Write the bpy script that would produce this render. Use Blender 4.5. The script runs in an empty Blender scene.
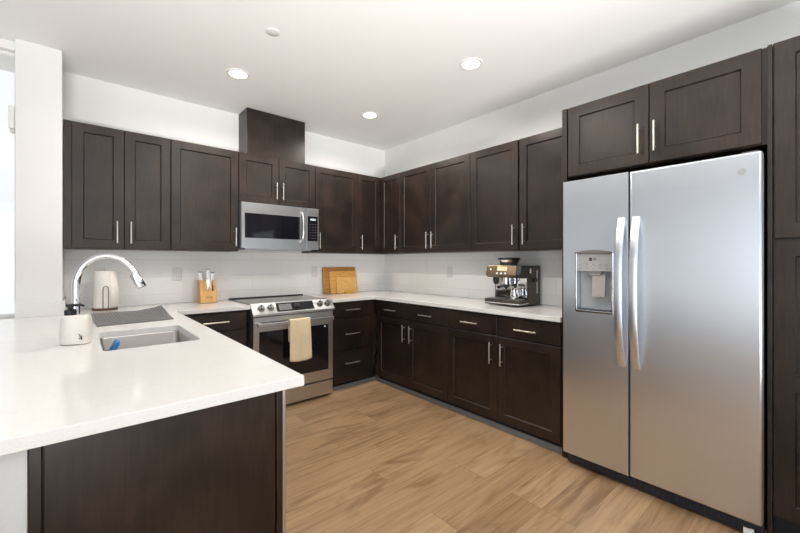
import bpy, bmesh, math, random
from mathutils import Vector, Matrix
PI = math.pi
R = math.radians
random.seed(4)
scn = bpy.context.scene
COL = scn.collection

# ------------------------------------------------------------------ camera
cam_d = bpy.data.cameras.new('camera')
cam = bpy.data.objects.new('camera', cam_d); COL.objects.link(cam)
cam_d.sensor_width = 36.0; cam_d.lens = 36.0 * 373.8784 / 800
cam_d.shift_y = -(266.5 - 262.0788) / 800
cam_d.clip_start = 0.05
cam.location = (-3.041, -3.8386, 1.2795)
cam.rotation_euler = (R(90), 0, R(-40.6973))
scn.camera = cam

# ------------------------------------------------------------------ view, world, big lights
vs = scn.view_settings
vs.view_transform = 'Standard'; vs.look = 'None'; vs.gamma = 1.0; vs.use_curve_mapping = False
vs.exposure = 0.10
W = bpy.data.worlds.new('world'); scn.world = W; W.use_nodes = True
W.node_tree.nodes['Background'].inputs[0].default_value = (0.93, 0.965, 1.0, 1)
W.node_tree.nodes['Background'].inputs[1].default_value = 1.0

def area(name, loc, rot, sx, sy, power, col):
    d = bpy.data.lights.new(name, 'AREA'); d.shape = 'RECTANGLE'; d.size = sx; d.size_y = sy
    d.energy = power; d.color = col
    o = bpy.data.objects.new(name, d); COL.objects.link(o); o.location = loc; o.rotation_euler = rot
    return o
# daylight entering through the two window openings of the living area behind the camera
area('daylight_left', (-7.02, -5.8, 1.35), (0, R(-115), 0), 2.3, 3.6, 62, (0.84, 0.92, 1.0))
area('daylight_behind', (-3.4, -8.02, 1.35), (R(118), 0, 0), 4.6, 2.3, 12, (0.86, 0.93, 1.0))
# added fill light, unseen behind the camera, aimed up to brighten the ceiling
bl_ = area('added_ceiling_fill', (-3.2, -6.5, 0.30), (R(129), 0, R(-20)), 2.4, 0.6, 84, (0.97, 0.97, 0.955)); bl_.data.spread = R(70)
LAMP_POWER = 50.0

# ------------------------------------------------------------------ helpers
def link(o, parent=None):
    COL.objects.link(o)
    if parent is not None: o.parent = parent
    return o
def empty(name, label=None, cat=None, group=None, loc=(0, 0, 0), rz=0):
    o = bpy.data.objects.new(name, None); o.empty_display_size = 0.1
    o.location = loc; o.rotation_euler = (0, 0, rz)
    link(o)
    if label: o['label'] = label
    if cat: o['category'] = cat
    if group: o['group'] = group
    return o
def tag(o, label, cat, group=None):
    o['label'] = label; o['category'] = cat
    if group: o['group'] = group
    return o
def obj(name, bm, mat, parent=None, bevel=0, smooth=False, seg=2, label=None):
    bmesh.ops.recalc_face_normals(bm, faces=bm.faces[:])
    me = bpy.data.meshes.new(name); bm.to_mesh(me); bm.free()
    mats = mat if isinstance(mat, (list, tuple)) else [mat]
    for m in mats: me.materials.append(m)
    o = bpy.data.objects.new(name, me); link(o, parent)
    if bevel:
        b = o.modifiers.new('bevel', 'BEVEL'); b.width = bevel; b.segments = seg
        b.limit_method = 'ANGLE'; b.angle_limit = R(40); b.harden_normals = False
    if smooth:
        for p in me.polygons: p.use_smooth = True
        try: me.set_sharp_from_angle(angle=R(38))
        except Exception: pass
    if label: o['label'] = label
    return o
def B(): return bmesh.new()
def box(bm, x0, x1, y0, y1, z0, z1, mi=0):
    vs_ = [bm.verts.new((x, y, z)) for x in (x0, x1) for y in (y0, y1) for z in (z0, z1)]
    for f in ((0, 1, 3, 2), (4, 6, 7, 5), (0, 4, 5, 1), (2, 3, 7, 6), (0, 2, 6, 4), (1, 5, 7, 3)):
        fc = bm.faces.new([vs_[i] for i in f]); fc.material_index = mi
    return bm
def loft(bm, rings, cap0=True, cap1=True, mi=0, closed=True):
    """rings: list of equally long point lists"""
    vr = [[bm.verts.new(p) for p in r] for r in rings]
    n = len(rings[0])
    for a, b in zip(vr, vr[1:]):
        for i in range(n if closed else n - 1):
            j = (i + 1) % n
            f = bm.faces.new((a[i], a[j], b[j], b[i])); f.material_index = mi
    if cap0: bm.faces.new(list(reversed(vr[0]))).material_index = mi
    if cap1: bm.faces.new(vr[-1]).material_index = mi
    return vr
def lathe(bm, cx, cy, prof, n=28, mi=0, cap0=True, cap1=True):
    rings = [[(cx + r * math.cos(2 * PI * k / n), cy + r * math.sin(2 * PI * k / n), z) for k in range(n)] for r, z in prof]
    return loft(bm, rings, cap0, cap1, mi)
def tube(bm, pts, rad, n=14, mi=0, up=Vector((0, 0, 1))):
    pts = [Vector(p) for p in pts]
    rads = rad if isinstance(rad, (list, tuple)) else [rad] * len(pts)
    rings = []; prev = None
    for i, p in enumerate(pts):
        t = (pts[min(i + 1, len(pts) - 1)] - pts[max(i - 1, 0)]).normalized()
        a = prev if prev is not None else (Vector((1, 0, 0)) if abs(t.x) < 0.8 else Vector((0, 1, 0)))
        a = (a - t * a.dot(t)).normalized(); b = t.cross(a); prev = a
        rings.append([tuple(p + (a * math.cos(2 * PI * k / n) + b * math.sin(2 * PI * k / n)) * rads[i]) for k in range(n)])
    return loft(bm, rings, True, True, mi)
def ring_rect(x0, x1, z0, z1, ins, y):
    return [(x0 + ins, y, z0 + ins), (x1 - ins, y, z0 + ins), (x1 - ins, y, z1 - ins), (x0 + ins, y, z1 - ins)]
def rrect(x0, x1, y0, y1, z, r, n=5):
    pts = []
    for cx, cy, a0 in ((x1 - r, y1 - r, 0), (x0 + r, y1 - r, 90), (x0 + r, y0 + r, 180), (x1 - r, y0 + r, 270)):
        for k in range(n + 1):
            a = R(a0 + 90 * k / n); pts.append((cx + r * math.cos(a), cy + r * math.sin(a), z))
    return pts

# ------------------------------------------------------------------ materials
def newmat(name):
    m = bpy.data.materials.new(name); m.use_nodes = True
    nt = m.node_tree; return m, nt, nt.nodes['Principled BSDF']
def setp(b, col=None, rough=None, metal=None, spec=None, coat=None, coat_r=None):
    if col is not None: b.inputs['Base Color'].default_value = (*col, 1)
    if rough is not None: b.inputs['Roughness'].default_value = rough
    if metal is not None: b.inputs['Metallic'].default_value = metal
    if spec is not None: b.inputs['Specular IOR Level'].default_value = spec
    if coat is not None: b.inputs['Coat Weight'].default_value = coat
    if coat_r is not None: b.inputs['Coat Roughness'].default_value = coat_r
def coords(nt, scale=(1, 1, 1), kind='Object', world=False):
    if world:
        g = nt.nodes.new('ShaderNodeNewGeometry'); src = g.outputs['Position']
    else:
        g = nt.nodes.new('ShaderNodeTexCoord'); src = g.outputs[kind]
    mp = nt.nodes.new('ShaderNodeMapping'); mp.inputs['Scale'].default_value = scale
    nt.links.new(src, mp.inputs['Vector']); return mp.outputs['Vector']
def noise(nt, vec, scale, detail=4, rough=0.55, dist=0):
    n = nt.nodes.new('ShaderNodeTexNoise'); n.inputs['Scale'].default_value = scale
    n.inputs['Detail'].default_value = detail; n.inputs['Roughness'].default_value = rough
    n.inputs['Distortion'].default_value = dist
    nt.links.new(vec, n.inputs['Vector']); return n.outputs['Fac']
def ramp(nt, fac, stops):
    r = nt.nodes.new('ShaderNodeValToRGB'); e = r.color_ramp.elements
    while len(e) < len(stops): e.new(0.5)
    for k, (p, c) in enumerate(stops):
        e[k].position = p; e[k].color = (*c, 1) if len(c) == 3 else c
    nt.links.new(fac, r.inputs[0]); return r.outputs[0]
def bump(nt, bsdf, h, strength, dist=0.002):
    b = nt.nodes.new('ShaderNodeBump'); b.inputs['Strength'].default_value = strength; b.inputs['Distance'].default_value = dist
    nt.links.new(h, b.inputs['Height']); nt.links.new(b.outputs[0], bsdf.inputs['Normal'])
def mixc(nt, fac, a, b, mode='MIX'):
    m = nt.nodes.new('ShaderNodeMix'); m.data_type = 'RGBA'; m.blend_type = mode
    if isinstance(fac, (int, float)): m.inputs[0].default_value = fac
    else: nt.links.new(fac, m.inputs[0])
    for s, v in ((m.inputs[6], a), (m.inputs[7], b)):
        if isinstance(v, tuple): s.default_value = (*v, 1)
        else: nt.links.new(v, s)
    return m.outputs[2]
def plain(name, col, rough=0.5, metal=0.0, spec=0.5, var=0.06, nscale=30, bmp=0.0):
    m, nt, b = newmat(name); setp(b, col, rough, metal, spec)
    n = noise(nt, coords(nt), nscale, 3)
    lo = tuple(c * (1 - var) for c in col); hi = tuple(min(1, c * (1 + var)) for c in col)
    nt.links.new(ramp(nt, n, [(0.3, lo), (0.7, hi)]), b.inputs['Base Color'])
    if bmp: bump(nt, b, n, bmp, 0.001)
    return m
def wood_dark(name, c0, c1, c2, rough, vert=True):
    m, nt, b = newmat(name); setp(b, c1, rough, 0, 0.5)
    v = coords(nt, (9, 9, 0.9) if vert else (0.9, 9, 9), world=True)
    g = noise(nt, v, 9, 5, 0.6, 0.3)
    blot = noise(nt, coords(nt, (1, 1, 1), world=True), 5.5, 3, 0.5)
    base = ramp(nt, g, [(0.3, c0), (0.55, c1), (0.8, c2)])
    bl = ramp(nt, blot, [(0.35, (0.70, 0.70, 0.70)), (0.68, (1.5, 1.38, 1.28))])
    nt.links.new(mixc(nt, 1.0, base, bl, 'MULTIPLY'), b.inputs['Base Color'])
    rr = ramp(nt, blot, [(0.3, (rough - 0.03,) * 3), (0.7, (rough + 0.05,) * 3)])
    nt.links.new(rr, b.inputs['Roughness'])
    bump(nt, b, g, 0.06, 0.001)
    return m
M = {}
M['wood'] = wood_dark('espresso_wood', (0.011, 0.0070, 0.0052), (0.0195, 0.0118, 0.0085), (0.031, 0.0185, 0.0132), 0.34)
M['carcass'] = plain('cabinet_carcass', (0.022, 0.015, 0.012), 0.45)
M['nickel'] = plain('brushed_nickel', (0.72, 0.68, 0.62), 0.30, 1.0, var=0.03)
M['black'] = plain('black_plastic', (0.012, 0.012, 0.014), 0.35)
M['dark'] = plain('dark_board', (0.012, 0.011, 0.010), 0.7)  # near-black matt tone for toe kicks, outlet slots and small dark parts
M['trim_grey'] = plain('grey_moulding', (0.14, 0.15, 0.155), 0.45)
M['white_plastic'] = plain('white_plastic', (0.80, 0.80, 0.78), 0.35, var=0.02)
M['ceramic'] = plain('white_ceramic', (0.82, 0.79, 0.74), 0.18, var=0.02)
M['chrome'] = plain('chrome', (0.80, 0.81, 0.83), 0.07, 1.0, var=0.01)

def wallmat(name, col, bs=0.10):
    m, nt, b = newmat(name); setp(b, col, 0.75, 0, 0.3)
    v = coords(nt, world=True)
    n = noise(nt, v, 60, 4, 0.6)
    bump(nt, b, n, bs, 0.002)
    n2 = noise(nt, v, 1.3, 2)
    nt.links.new(ramp(nt, n2, [(0.3, tuple(c * 0.985 for c in col)), (0.7, col)]), b.inputs['Base Color'])
    return m
M['wall'] = wallmat('painted_wall', (0.80, 0.80, 0.785))
M['ceiling'] = wallmat('painted_ceiling', (0.88, 0.88, 0.87), 0.16)
M['drywall'] = wallmat('textured_drywall', (0.62, 0.63, 0.64), 0.9)

def steel(name, col, rough, axis='x', var=0.05, bs=0.03):
    m, nt, b = newmat(name); setp(b, col, rough, 1.0)
    sc = {'x': (1, 60, 60), 'y': (60, 1, 60), 'z': (60, 60, 1), 'xy': (1, 1, 260)}[axis]
    n = noise(nt, coords(nt, sc, world=True), 6, 3, 0.6)
    nt.links.new(ramp(nt, n, [(0.25, (rough - var,) * 3), (0.75, (rough + var,) * 3)]), b.inputs['Roughness'])
    b.inputs['Anisotropic'].default_value = 0.75
    tg = nt.nodes.new('ShaderNodeTangent'); tg.direction_type = 'RADIAL'; tg.axis = 'Z'
    nt.links.new(tg.outputs[0], b.inputs['Tangent']); b.inputs['Anisotropic Rotation'].default_value = ROT
    return m
ROT = 0.0
M['steel_fridge'] = steel('brushed_steel_fridge', (0.72, 0.76, 0.82), 0.33, 'xy', 0.02)
M['steel_range'] = steel('brushed_steel_range', (0.62, 0.63, 0.64), 0.30, 'xy', 0.02)
M['steel_sink'] = steel('satin_steel_sink', (0.50, 0.48, 0.455), 0.30, 'xy', 0.02)
M['steel_side'] = plain('fridge_side', (0.10, 0.10, 0.11), 0.5)

m, nt, b = newmat('black_glass'); setp(b, (0.006, 0.006, 0.008), 0.06, 0, 0.6); M['glass_black'] = m
n = noise(nt, coords(nt), 4, 2); nt.links.new(ramp(nt, n, [(0.2, (0.005, 0.005, 0.007)), (0.8, (0.009, 0.009, 0.012))]), b.inputs['Base Color'])
m, nt, b = newmat('cooktop_glass'); setp(b, (0.02, 0.02, 0.022), 0.10, 0, 0.9); M['cooktop'] = m
n = noise(nt, coords(nt), 6, 2); nt.links.new(ramp(nt, n, [(0.2, (0.018, 0.018, 0.02)), (0.8, (0.03, 0.03, 0.032))]), b.inputs['Base Color'])

# quartz
m, nt, b = newmat('white_quartz'); setp(b, (0.82, 0.80, 0.78), 0.14, 0, 0.5); M['quartz'] = m
v = coords(nt, (0.6, 2.2, 1), world=True)
n1 = noise(nt, v, 1.6, 6, 0.6, 1.2)
vein = ramp(nt, n1, [(0.47, (0.77, 0.765, 0.755)), (0.50, (0.70, 0.69, 0.67)), (0.53, (0.77, 0.765, 0.755))])
n2 = noise(nt, coords(nt, world=True), 190, 2)
spk = ramp(nt, n2, [(0.30, (0.90, 0.90, 0.90)), (0.42, (1, 1, 1))])
n3 = noise(nt, coords(nt, world=True), 2.3, 3)
vm = ramp(nt, n3, [(0.45, (0, 0, 0)), (0.68, (0.75, 0.75, 0.75))])
cc = mixc(nt, vm, (0.77, 0.765, 0.755), vein)
nt.links.new(mixc(nt, 1.0, cc, spk, 'MULTIPLY'), b.inputs['Base Color'])

# tile: brick laid on (horizontal, z)
def tilemat(name, axis):
    m, nt, b = newmat(name); setp(b, (0.75, 0.75, 0.73), 0.13, 0, 0.5)
    g = nt.nodes.new('ShaderNodeNewGeometry'); s = nt.nodes.new('ShaderNodeSeparateXYZ'); nt.links.new(g.outputs['Position'], s.inputs[0])
    c = nt.nodes.new('ShaderNodeCombineXYZ')
    ad = nt.nodes.new('ShaderNodeMath'); ad.operation = 'ADD'; ad.inputs[1].default_value = 10.25; nt.links.new(s.outputs[axis], ad.inputs[0])
    az = nt.nodes.new('ShaderNodeMath'); az.operation = 'ADD'; az.inputs[1].default_value = 0.05; nt.links.new(s.outputs['Z'], az.inputs[0])
    nt.links.new(ad.outputs[0], c.inputs[0]); nt.links.new(az.outputs[0], c.inputs[1])
    br = nt.nodes.new('ShaderNodeTexBrick'); nt.links.new(c.outputs[0], br.inputs['Vector'])
    br.inputs['Scale'].default_value = 1.0; br.inputs['Brick Width'].default_value = 0.61; br.inputs['Row Height'].default_value = 0.15
    br.inputs['Mortar Size'].default_value = 0.0016; br.inputs['Mortar Smooth'].default_value = 0.2
    br.inputs['Color1'].default_value = (0.90, 0.895, 0.88, 1); br.inputs['Color2'].default_value = (0.87, 0.865, 0.85, 1)
    br.inputs['Mortar'].default_value = (0.74, 0.73, 0.715, 1)
    nt.links.new(br.outputs['Color'], b.inputs['Base Color'])
    n = noise(nt, coords(nt, world=True), 5, 2)
    mx = nt.nodes.new('ShaderNodeMath'); mx.operation = 'MULTIPLY_ADD'; mx.inputs[1].default_value = -1.0
    nt.links.new(br.outputs['Fac'], mx.inputs[0]); nt.links.new(n, mx.inputs[2])
    bump(nt, b, mx.outputs[0], 0.12, 0.002)
    return m
M['tile_back'] = tilemat('backsplash_tile_back', 'X')
M['tile_right'] = tilemat('backsplash_tile_right', 'Y')

# oak floor, planks along x
m, nt, b = newmat('oak_planks'); setp(b, (0.5, 0.33, 0.19), 0.42, 0, 0.4); M['floor'] = m
v = coords(nt, world=True)
br = nt.nodes.new('ShaderNodeTexBrick'); nt.links.new(v, br.inputs['Vector'])
br.inputs['Scale'].default_value = 1.0; br.inputs['Brick Width'].default_value = 1.22; br.inputs['Row Height'].default_value = 0.178
br.offset = 0.37; br.offset_frequency = 3; br.squash = 1.0
br.inputs['Mortar Size'].default_value = 0.0012; br.inputs['Mortar Smooth'].default_value = 0.1
br.inputs['Color1'].default_value = (0, 0, 0, 1); br.inputs['Color2'].default_value = (1, 1, 1, 1); br.inputs['Mortar'].default_value = (0.2, 0.2, 0.2, 1)
tone = ramp(nt, br.outputs['Color'], [(0.0, (0.305, 0.193, 0.104)), (0.5, (0.375, 0.242, 0.136)), (1.0, (0.435, 0.290, 0.170))])
# shift the grain per plank
sh = nt.nodes.new('ShaderNodeVectorMath'); sh.operation = 'MULTIPLY_ADD'
nt.links.new(br.outputs['Color'], sh.inputs[0]); sh.inputs[1].default_value = (7, 13, 5); nt.links.new(v, sh.inputs[2])
mp = nt.nodes.new('ShaderNodeMapping'); mp.inputs['Scale'].default_value = (0.75, 15, 1); nt.links.new(sh.outputs[0], mp.inputs[0])
gr = noise(nt, mp.outputs[0], 2.6, 7, 0.62, 0.5)
grc = ramp(nt, gr, [(0.30, (0.62, 0.56, 0.50)), (0.45, (0.90, 0.88, 0.86)), (0.58, (1.02, 1.01, 1.0)), (0.72, (1.14, 1.12, 1.10))])
mp2 = nt.nodes.new('ShaderNodeMapping'); mp2.inputs['Scale'].default_value = (1.4, 4.6, 1); nt.links.new(sh.outputs[0], mp2.inputs[0])
kn = noise(nt, mp2.outputs[0], 1.7, 3, 0.5, 0.8)
knc = ramp(nt, kn, [(0.28, (0.62, 0.56, 0.50)), (0.46, (0.98, 0.98, 0.98)), (1, (1.05, 1.05, 1.05))])
c1 = mixc(nt, 1.0, tone, grc, 'MULTIPLY'); c2 = mixc(nt, 1.0, c1, knc, 'MULTIPLY')
c3 = mixc(nt, br.outputs['Fac'], c2, (0.20, 0.12, 0.065))
nt.links.new(c3, b.inputs['Base Color']); bump(nt, b, gr, 0.06, 0.001)

def lightwood(name, c0, c1, sc=(14, 14, 2)):
    m, nt, b = newmat(name); setp(b, c1, 0.5, 0, 0.4)
    g = noise(nt, coords(nt, sc, world=True), 6, 4, 0.6, 0.6)
    nt.links.new(ramp(nt, g, [(0.3, c0), (0.7, c1)]), b.inputs['Base Color']); bump(nt, b, g, 0.05, 0.001)
    return m
M['block'] = lightwood('knife_block_wood', (0.60, 0.33, 0.12), (0.78, 0.48, 0.20))
M['board_a'] = lightwood('board_wood_dark', (0.38, 0.17, 0.04), (0.56, 0.28, 0.08), (3, 14, 14))
M['board_b'] = lightwood('board_wood_mid', (0.60, 0.30, 0.075), (0.78, 0.43, 0.13), (3, 14, 14))
M['board_c'] = lightwood('board_wood_light', (0.70, 0.38, 0.11), (0.88, 0.53, 0.19), (3, 14, 14))

# ------------------------------------------------------------------ room
H = 2.736
def structure(name, bm, mat, bevel=0):
    o = obj(name, bm, mat, bevel=bevel); o['kind'] = 'structure'; return o
structure('floor', box(B(), -7.1, 0.1, -8.1, 0.1, -0.1, 0), M['floor'])
structure('ceiling', box(B(), -7.1, 0.1, -8.1, 0.1, H, H + 0.1), M['ceiling'])
structure('wall_right', box(B(), 0, 0.12, -8.1, 0.12, 0, H), M['wall'])
structure('wall_back', box(B(), -3.13, 0, 0, 0.12, 0, H), M['wall'])
# the square column and its face, level with the back of the counter's bar side
structure('wall_column', box(B(), -3.354, -3.125, -0.372, 0.12, 0, H), M['wall'], 0.006)
# living-area wall left of the column, with a tall window over the bar
bm = B()
box(bm, -7.1, -3.354, -0.30, 0.12, 0, 0.90); box(bm, -7.1, -3.354, -0.30, 0.12, 2.68, H)
box(bm, -7.1, -4.9, -0.30, 0.12, 0.90, 2.68)
structure('wall_back_left', bm, M['wall'])
# the wall far left with its window opening, and the one behind the camera
bm = B()
box(bm, -7.1, -7.0, -8.1, -7.6, 0, H); box(bm, -7.1, -7.0, -4.0, -0.30, 0, H)
box(bm, -7.1, -7.0, -7.6, -4.0, 0, 0.15); box(bm, -7.1, -7.0, -7.6, -4.0, 2.55, H)
structure('wall_left', bm, M['wall'])
bm = B()
box(bm, -7.0, -5.8, -8.1, -8.0, 0, H); box(bm, -1.0, 0, -8.1, -8.0, 0, H)
box(bm, -5.8, -1.0, -8.1, -8.0, 0, 0.15); box(bm, -5.8, -1.0, -8.1, -8.0, 2.55, H)
structure('wall_front', bm, M['wall'])
# window over the bar
win = bpy.data.objects.new('window_1', None); link(win); win['kind'] = 'structure'
bm = B()
for a in ((-4.90, -4.86, 0.90, 2.68), (-3.366, -3.3545, 0.90, 2.68), (-4.86, -3.366, 0.90, 0.925), (-4.86, -3.366, 2.66, 2.68), (-4.16, -4.12, 0.925, 2.66)):
    box(bm, a[0], a[1], -0.255, -0.215, a[2], a[3])
obj('window_frame', bm, M['white_plastic'], win, 0.003)
mg, nt, b = newmat('window_glass')
nt.nodes.remove(b); tr = nt.nodes.new('ShaderNodeBsdfTransparent'); gl = nt.nodes.new('ShaderNodeBsdfGlossy'); gl.inputs['Roughness'].default_value = 0.02
mx = nt.nodes.new('ShaderNodeMixShader'); mx.inputs[0].default_value = 0.06
nt.links.new(tr.outputs[0], mx.inputs[1]); nt.links.new(gl.outputs[0], mx.inputs[2]); nt.links.new(mx.outputs[0], nt.nodes['Material Output'].inputs[0])
obj('pane', box(B(), -4.86, -3.366, -0.238, -0.232, 0.925, 2.66), mg, win)
# backsplash tiles
structure('trim_1', box(B(), -3.125, -0.009, -0.008, 0, 0.9155, 1.377), M['tile_back'])
structure('trim_2', box(B(), -0.008, 0, -2.668, 0, 0.9155, 1.377), M['tile_right'])
structure('trim_3', box(B(), -3.124, -3.112, -0.380, -0.009, 0.9155, 1.015), M['quartz'])
structure('trim_4', box(B(), -3.354, -3.125, -0.380, -0.372, 0.9155, 1.015), M['quartz'])
# grey moulding along the toe kicks
structure('trim_5', box(B(), -0.602, -0.588, -2.66, -0.588, 0, 0.042), M['trim_grey'], 0.004)
structure('trim_6', box(B(), -1.165, -0.602, -0.602, -0.588, 0, 0.042), M['trim_grey'], 0.004)
# pony wall under the bar side
structure('wall_peninsula', box(B(), -3.34, -3.125, -2.700, -0.372, 0, 0.8805), M['drywall'])

# ------------------------------------------------------------------ cabinets (local: front faces -y, x to the right)
def slab_front(x0, x1, z0, z1, yb, t=0.019):
    bm = B()
    loft(bm, [ring_rect(x0, x1, z0, z1, 0, yb), ring_rect(x0, x1, z0, z1, 0, yb - t + 0.002), ring_rect(x0, x1, z0, z1, 0.002, yb - t)])
    return bm
def shaker(x0, x1, z0, z1, yb, t=0.02, st=0.062, panels=None):
    """framed door; panels = list of z ranges of recessed panels"""
    bm = B()
    if panels is None:
        loft(bm, [ring_rect(x0, x1, z0, z1, 0, yb), ring_rect(x0, x1, z0, z1, 0, yb - t + 0.002), ring_rect(x0, x1, z0, z1, 0.002, yb - t),
                  ring_rect(x0, x1, z0, z1, st, yb - t), ring_rect(x0, x1, z0, z1, st + 0.0025, yb - t + 0.003),
                  ring_rect(x0, x1, z0, z1, st + 0.006, yb - t + 0.010)])
    else:
        loft(bm, [ring_rect(x0, x1, z0, z1, 0, yb), ring_rect(x0, x1, z0, z1, 0, yb - 0.006)])
        yf = yb - t
        box(bm, x0, x0 + st, yf, yb - 0.006, z0, z1); box(bm, x1 - st, x1, yf, yb - 0.006, z0, z1)
        zs = [z0] + [q for p in panels for q in p] + [z1]
        for k in range(0, len(zs), 2): box(bm, x0 + st, x1 - st, yf, yb - 0.006, zs[k], zs[k + 1])
        for p in panels:
            loft(bm, [ring_rect(x0 + st, x1 - st, p[0], p[1], 0, yf), ring_rect(x0 + st, x1 - st, p[0], p[1], 0.006, yf + 0.010)], False, True)
    return bm
def pull(bm, x, z, yf, vert=True, L=0.165):
    r = 0.0058; yo = yf - 0.032
    if vert:
        tube(bm, [(x, yo, z - L / 2), (x, yo, z + L / 2)], r, 12)
        for s in (-1, 1): tube(bm, [(x, yf, z + s * L * 0.34), (x, yo, z + s * L * 0.34)], 0.0042, 8)
    else:
        tube(bm, [(x - L / 2, yo, z), (x + L / 2, yo, z)], r, 12)
        for s in (-1, 1): tube(bm, [(x + s * L * 0.34, yf, z), (x + s * L * 0.34, yo, z)], 0.0042, 8)
    return bm
def handle(parent, x, z, yf, vert=True, L=0.165):
    return obj('handle', pull(B(), x, z, yf, vert, L), M['nickel'], parent, smooth=True)
G = 0.0025
def door(root, x0, x1, z0, z1, yb, hx=None, hz=None, panels=None, st=0.062, L=0.165):
    d = obj('door', shaker(x0 + G, x1 - G, z0, z1, yb, st=st, panels=panels), M['wood'], root)
    if hx is not None: handle(d, hx, hz, yb - 0.02, True, L)
    return d
def drawer(root, x0, x1, z0, z1, yb, hz=None, L=0.17):
    d = obj('drawer', slab_front(x0 + G, x1 - G, z0, z1, yb), M['wood'], root)
    if hz is not None: handle(d, (x0 + x1) / 2, hz, yb - 0.019, False, L)
    return d

ZB, ZT = 1.378, 2.280
UPG = 'dark wall cabinets'
def upper(label, loc, rz, w, doors, zb=ZB, zt=ZT, d=0.309, filler=None, wall=0.0085):
    """doors: list of (x0, x1, handle x)"""
    r = empty('wall_cabinet', label, 'cabinet', loc=loc, rz=rz)
    obj('body', box(B(), 0.001, w - 0.001, -d, -wall, zb, zt), M['carcass'] if False else M['wood'], r)
    if filler: obj('filler_strip', box(B(), filler[0], filler[1], -d - 0.018, -d, zb + 0.002, zt - 0.002), M['wood'], r)
    for x0, x1, hx in doors: door(r, x0, x1, zb + 0.004, zt - 0.003, -d, hx, zb + 0.125)
    return r
X0 = -3.123
upper('two-door dark wood wall cabinet at the left end, beside the white column', (X0, 0, 0), 0, 0.650,
      [(0.044, 0.346, 0.302), (0.346, 0.650, 0.386)], filler=(0.001, 0.043))
upper('single-door dark wood wall cabinet directly left of the microwave', (-2.472, 0, 0), 0, 0.528, [(0, 0.528, 0.498)])
# above the microwave
r = empty('wall_cabinet', 'short two-door dark wood cabinet mounted just above the microwave', 'cabinet', loc=(-1.943, 0, 0))
obj('body', box(B(), 0.001, 0.765, -0.309, -0.0005, 1.823, ZT), M['wood'], r)
door(r, 0, 0.375, 1.828, ZT - 0.003, -0.309, 0.345, 1.960, L=0.16); door(r, 0.375, 0.765, 1.828, ZT - 0.003, -0.309, 0.408, 1.960, L=0.16)
upper('single-door dark wood wall cabinet directly right of the microwave', (-1.177, 0, 0), 0, 0.521, [(0, 0.521, 0.036)])
# corner cabinet, L shaped with a door on each leg
r = empty('corner_wall_cabinet', 'L-shaped dark wood corner wall cabinet with one narrow door on each wall', 'cabinet', loc=(-0.655, 0, 0))
bm = B(); lp = [(0, -0.0085), (0.6465, -0.0085), (0.6465, -0.685), (0.346, -0.685), (0.346, -0.309), (0, -0.309)]
loft(bm, [[(x, y, ZB) for x, y in lp], [(x, y, ZT) for x, y in lp]])
obj('body', bm, M['wood'], r)
d = obj('door', shaker(0.002, 0.322, ZB + 0.004, ZT - 0.003, -0.309), M['wood'], r); handle(d, 0.045, ZB + 0.125, -0.329)
bm = shaker(0.334, 0.683, ZB + 0.004, ZT - 0.003, -0.309)
pb = pull(B(), 0.638, ZB + 0.125, -0.329)
rot = Matrix.Rotation(R(-90), 4, 'Z'); tr_ = Matrix.Translation((0.655, 0, 0))
for q in (bm, pb): bmesh.ops.transform(q, matrix=tr_ @ rot, verts=q.verts[:])
d = obj('door', bm, M['wood'], r); obj('handle', pb, M['nickel'], d, smooth=True)
# right wall uppers (rotated: local x runs towards the camera)
upper('two-door dark wood wall cabinet on the right wall beside the corner cabinet', (0, -0.687, 0), R(-90), 0.977,
      [(0, 0.474, 0.438), (0.474, 0.977, 0.510)])
upper('two-door dark wood wall cabinet above the espresso machine, next to the fridge', (0, -1.666, 0), R(-90), 0.998,
      [(0, 0.492, 0.456), (0.502, 0.998, 0.550)])

# duct cover up to the ceiling above the microwave
tag(obj('duct_cover', box(B(), -1.842, -1.250, -0.238, -0.0005, ZT + 0.0005, H - 0.001), M['wood'], bevel=0.002),
    'dark wood box-shaped duct cover rising from the cabinet over the microwave to the ceiling', 'duct cover')

# base cabinets, right wall
YB = 0.606
def base(label, loc, rz, w, kind, wood_end=False, name='base_cabinet', ends=None):
    r = empty(name, label, 'cabinet', loc=loc, rz=rz)
    bm = B(); box(bm, 0.001, w - 0.001, -YB, -0.0095, 0.066, 0.8815)
    obj('body', bm, M['wood'], r)
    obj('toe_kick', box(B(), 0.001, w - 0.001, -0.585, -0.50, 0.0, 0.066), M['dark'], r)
    return r
def two_two(r, w, mid):
    drawer(r, 0, mid, 0.722, 0.866, -YB, 0.790); drawer(r, mid, w, 0.722, 0.866, -YB, 0.790)
    door(r, 0, mid, 0.074, 0.713, -YB, mid - 0.050, 0.585); door(r, mid, w, 0.074, 0.713, -YB, mid + 0.048, 0.585)
r = base('dark base cabinet on the right wall nearest the corner, two drawers over two doors', (0, -0.657, 0), R(-90), 1.002, 0); two_two(r, 1.002, 0.491)
r = base('dark base cabinet below the espresso machine, two drawers over two doors, next to the fridge', (0, -1.660, 0), R(-90), 1.000, 0); two_two(r, 1.000, 0.502)
# drawer stack right of the range
r = base('three-drawer dark base cabinet just right of the range', (-1.165, 0, 0), 0, 0.535, 0)
obj('filler_strip', box(B(), 0.458, 0.536, -0.612, -YB, 0.068, 0.880), M['wood'], r)
drawer(r, 0.012, 0.452, 0.724, 0.866, -YB, 0.798); drawer(r, 0.012, 0.452, 0.396, 0.714, -YB, 0.556); drawer(r, 0.012, 0.452, 0.070, 0.387, -YB, 0.262)
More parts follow.
